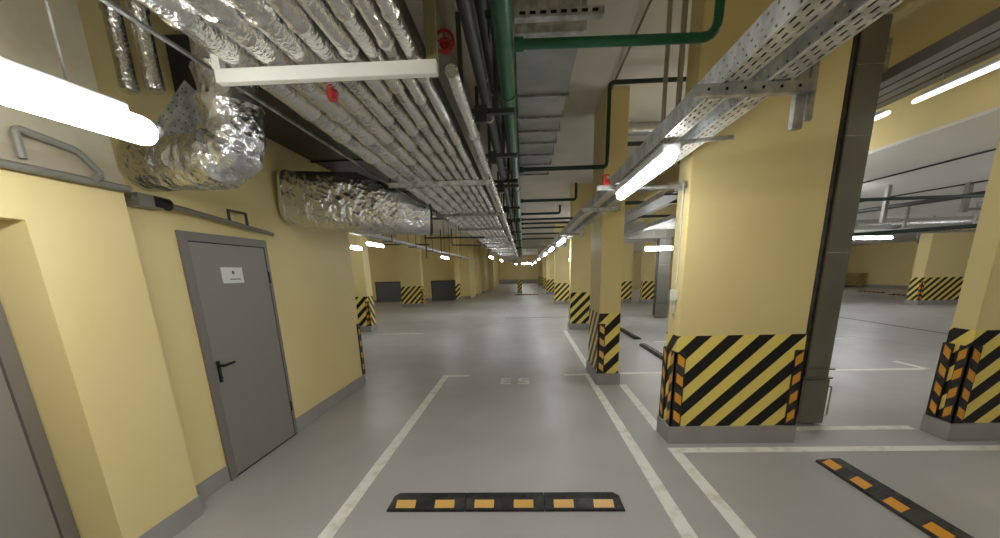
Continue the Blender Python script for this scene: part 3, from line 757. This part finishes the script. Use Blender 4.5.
# ------------------------------------------------------------------ services between the slim and the wide pillar
single('foil_duct', MB().sweep([(1.37, 6.9, 3.80-.02), (3.2, 6.9, 3.74)], .09, 16, jitter=.02), 'foilpipe', 'pale round duct high between the slim and the wide pillar', 'duct', smooth=True)
pr_ = [(6.6, 3.48, .03, 'darksteel', 'highest dark pipe crossing between the two pillars'), (7.2, 3.36, .04, 'darksteel', 'thick dark pipe under the pale round duct'),
       (7.8, 3.05, .025, 'galv', 'pale pipe crossing at lamp height between the two pillars'), (8.6, 2.95, .035, 'darkgreen', 'dark green pipe crossing between the two pillars'), (9.6, 2.80, .03, 'darksteel', 'lowest dark pipe before the shutter housing')]
for y, z, r_, m_, lab in pr_: single('service_pipe', MB().tube([(1.37, y, z), (5.5, y, z)], r_, 8), m_, lab, 'pipe', smooth=True)
tray(2.0, 2.3, 2.64, .08, 6, 11, 'wide cable tray running away between the two pillars', perf=False)
tray(3.0, 3.2, 2.60, .08, 7, 13.2, 'narrow cable tray running away before the shutter housing', perf=False)

# ------------------------------------------------------------------ services under the low slab on the right
single('thin_cable', MB().tube([(5.30, 4.3, LOW-.013), (5.18, 9, LOW-.013)], .011, 6), 'cableblack', 'long thin dark cable fixed under the white slab', 'cable')
single('thin_cable', MB().tube([(7.3, 6.5, LOW-.014), (6.6, 9.5, LOW-.014)], .012, 6), 'cableblack', 'short thin cable farther back under the white slab', 'cable')
single('service_pipe', MB().tube([(4.3, 6.35, 2.55), (8.5, 6.25, 2.55)], .025, 8), 'darkgreen', 'dark pipe crossing level under the white slab', 'pipe', smooth=True)
single('service_pipe', MB().tube([(5.6, 8.6, 2.52), (7.3, 5.6, 2.64)], .035, 8), 'darksteel', 'thick dark pipe slanting under the white slab', 'pipe', smooth=True)
single('service_pipe', MB().tube([(8.8, 12.5, 2.42), (11.2, 9.0, 2.42)], .05, 8), 'darkgreen', 'dark green pipe above the far right pillar', 'pipe', smooth=True)
single('foil_duct', MB().sweep([(8.0, 11.2, 2.62), (12.5, 11.0, 2.62)], .13, 16, jitter=.02), 'foilpipe', 'pale round duct running level under the white slab', 'duct', smooth=True)
for (x, y, zb, w, lab) in ((7.17, 7.0, 2.41, .06, 'tall grey hanger channel beside the right pillar'), (5.92, 7.0, 2.29, .045, 'grey hanger channel in the middle of the right opening')):
    t = thing('hanger_channel', lab, 'hanger', (x, y, zb))
    MB().box(x-w, x-w+.02, y-.03, y+.03, zb, LOW).box(x-w+.02, x+w, y+.01, y+.03, zb, LOW).build('channel', 'shutter', t)
    B(x-.05, x+.35, y-.02, y+.0, zb+.02, zb+.06).build('arm', 'shutter', t)
for x, y in ((8.6, 9.6), (9.8, 9.3), (11.3, 11.8)):
    t = thing('hanger_channel', 'short hanger under the far pipes of the right bays', 'hanger', (x, y, 2.4), 'short far hangers on the right')
    B(x-.03, x+.03, y-.03, y+.03, 2.42, LOW).build('channel', 'galv', t)
single('cable_tray', B(9.0, 13.8, 12.2, 12.5, 2.45, 2.50), 'galv', 'distant flat tray above the two bright right lamps', 'cable tray')
tb_ = thing('timber_stack', 'pale timber boards stacked against the far right wall', 'timber', (23.6, 29.6, 0))
for k in range(4): B(23.3, 23.85, 28.6, 30.8, .15+k*.25, .22+k*.25).build('board', 'wood', tb_)
for yy in (28.8, 30.5): B(23.4, 23.8, yy, yy+.1, 0, .97).build('post', 'wood', tb_)
dp = MB().tube([(17.9, 19.2, LOW-.002), (17.9, 19.2, 2.6), (18.2, 19.2, 2.4), (18.15, 19.2, .02)], .09, 10, .1)
single('down_pipe', dp, 'galv', 'grey down pipe bending behind the far right pillar', 'pipe', smooth=True)

# ------------------------------------------------------------------ world, camera, view
w = bpy.data.worlds.new('World'); S.world = w; w.use_nodes = True
w.node_tree.nodes['Background'].inputs['Color'].default_value = (.9, .95, 1, 1)
w.node_tree.nodes['Background'].inputs['Strength'].default_value = 0.02

f_px, yaw, pitch, roll, sx, sy = 390., -0.0389055877, -0.244804752, -0.0252456439, 10.1977, 100.304
cy_, sy_ = math.cos(yaw), math.sin(yaw)
fw = Vector((sy_*math.cos(pitch), cy_*math.cos(pitch), math.sin(pitch)))
r0 = Vector((cy_, -sy_, 0)); u0 = r0.cross(fw)
rt = r0*math.cos(roll)+u0*math.sin(roll); up = -r0*math.sin(roll)+u0*math.cos(roll)
cam = bpy.data.cameras.new('Camera'); co = bpy.data.objects.new('Camera', cam); COL.objects.link(co)
m = Matrix((rt, up, -fw)).transposed().to_4x4(); m.translation = Vector((0, 0, 1.65))
co.matrix_world = m
cam.sensor_fit = 'HORIZONTAL'; cam.sensor_width = 36; cam.lens = f_px/1000*36
cam.shift_x = -sx/1000; cam.shift_y = sy/1000
cam.clip_start = .05; cam.clip_end = 200
S.camera = co
S.view_settings.view_transform = 'Standard'; S.view_settings.look = 'None'
S.view_settings.exposure = 1.28; S.view_settings.gamma = 1; S.view_settings.use_curve_mapping = False
try:
    S.cycles.max_bounces = 8; S.cycles.diffuse_bounces = 5; S.cycles.transparent_max_bounces = 12
    S.cycles.use_denoising = True; S.cycles.use_light_tree = True; S.cycles.sample_clamp_indirect = 6
except Exception: pass
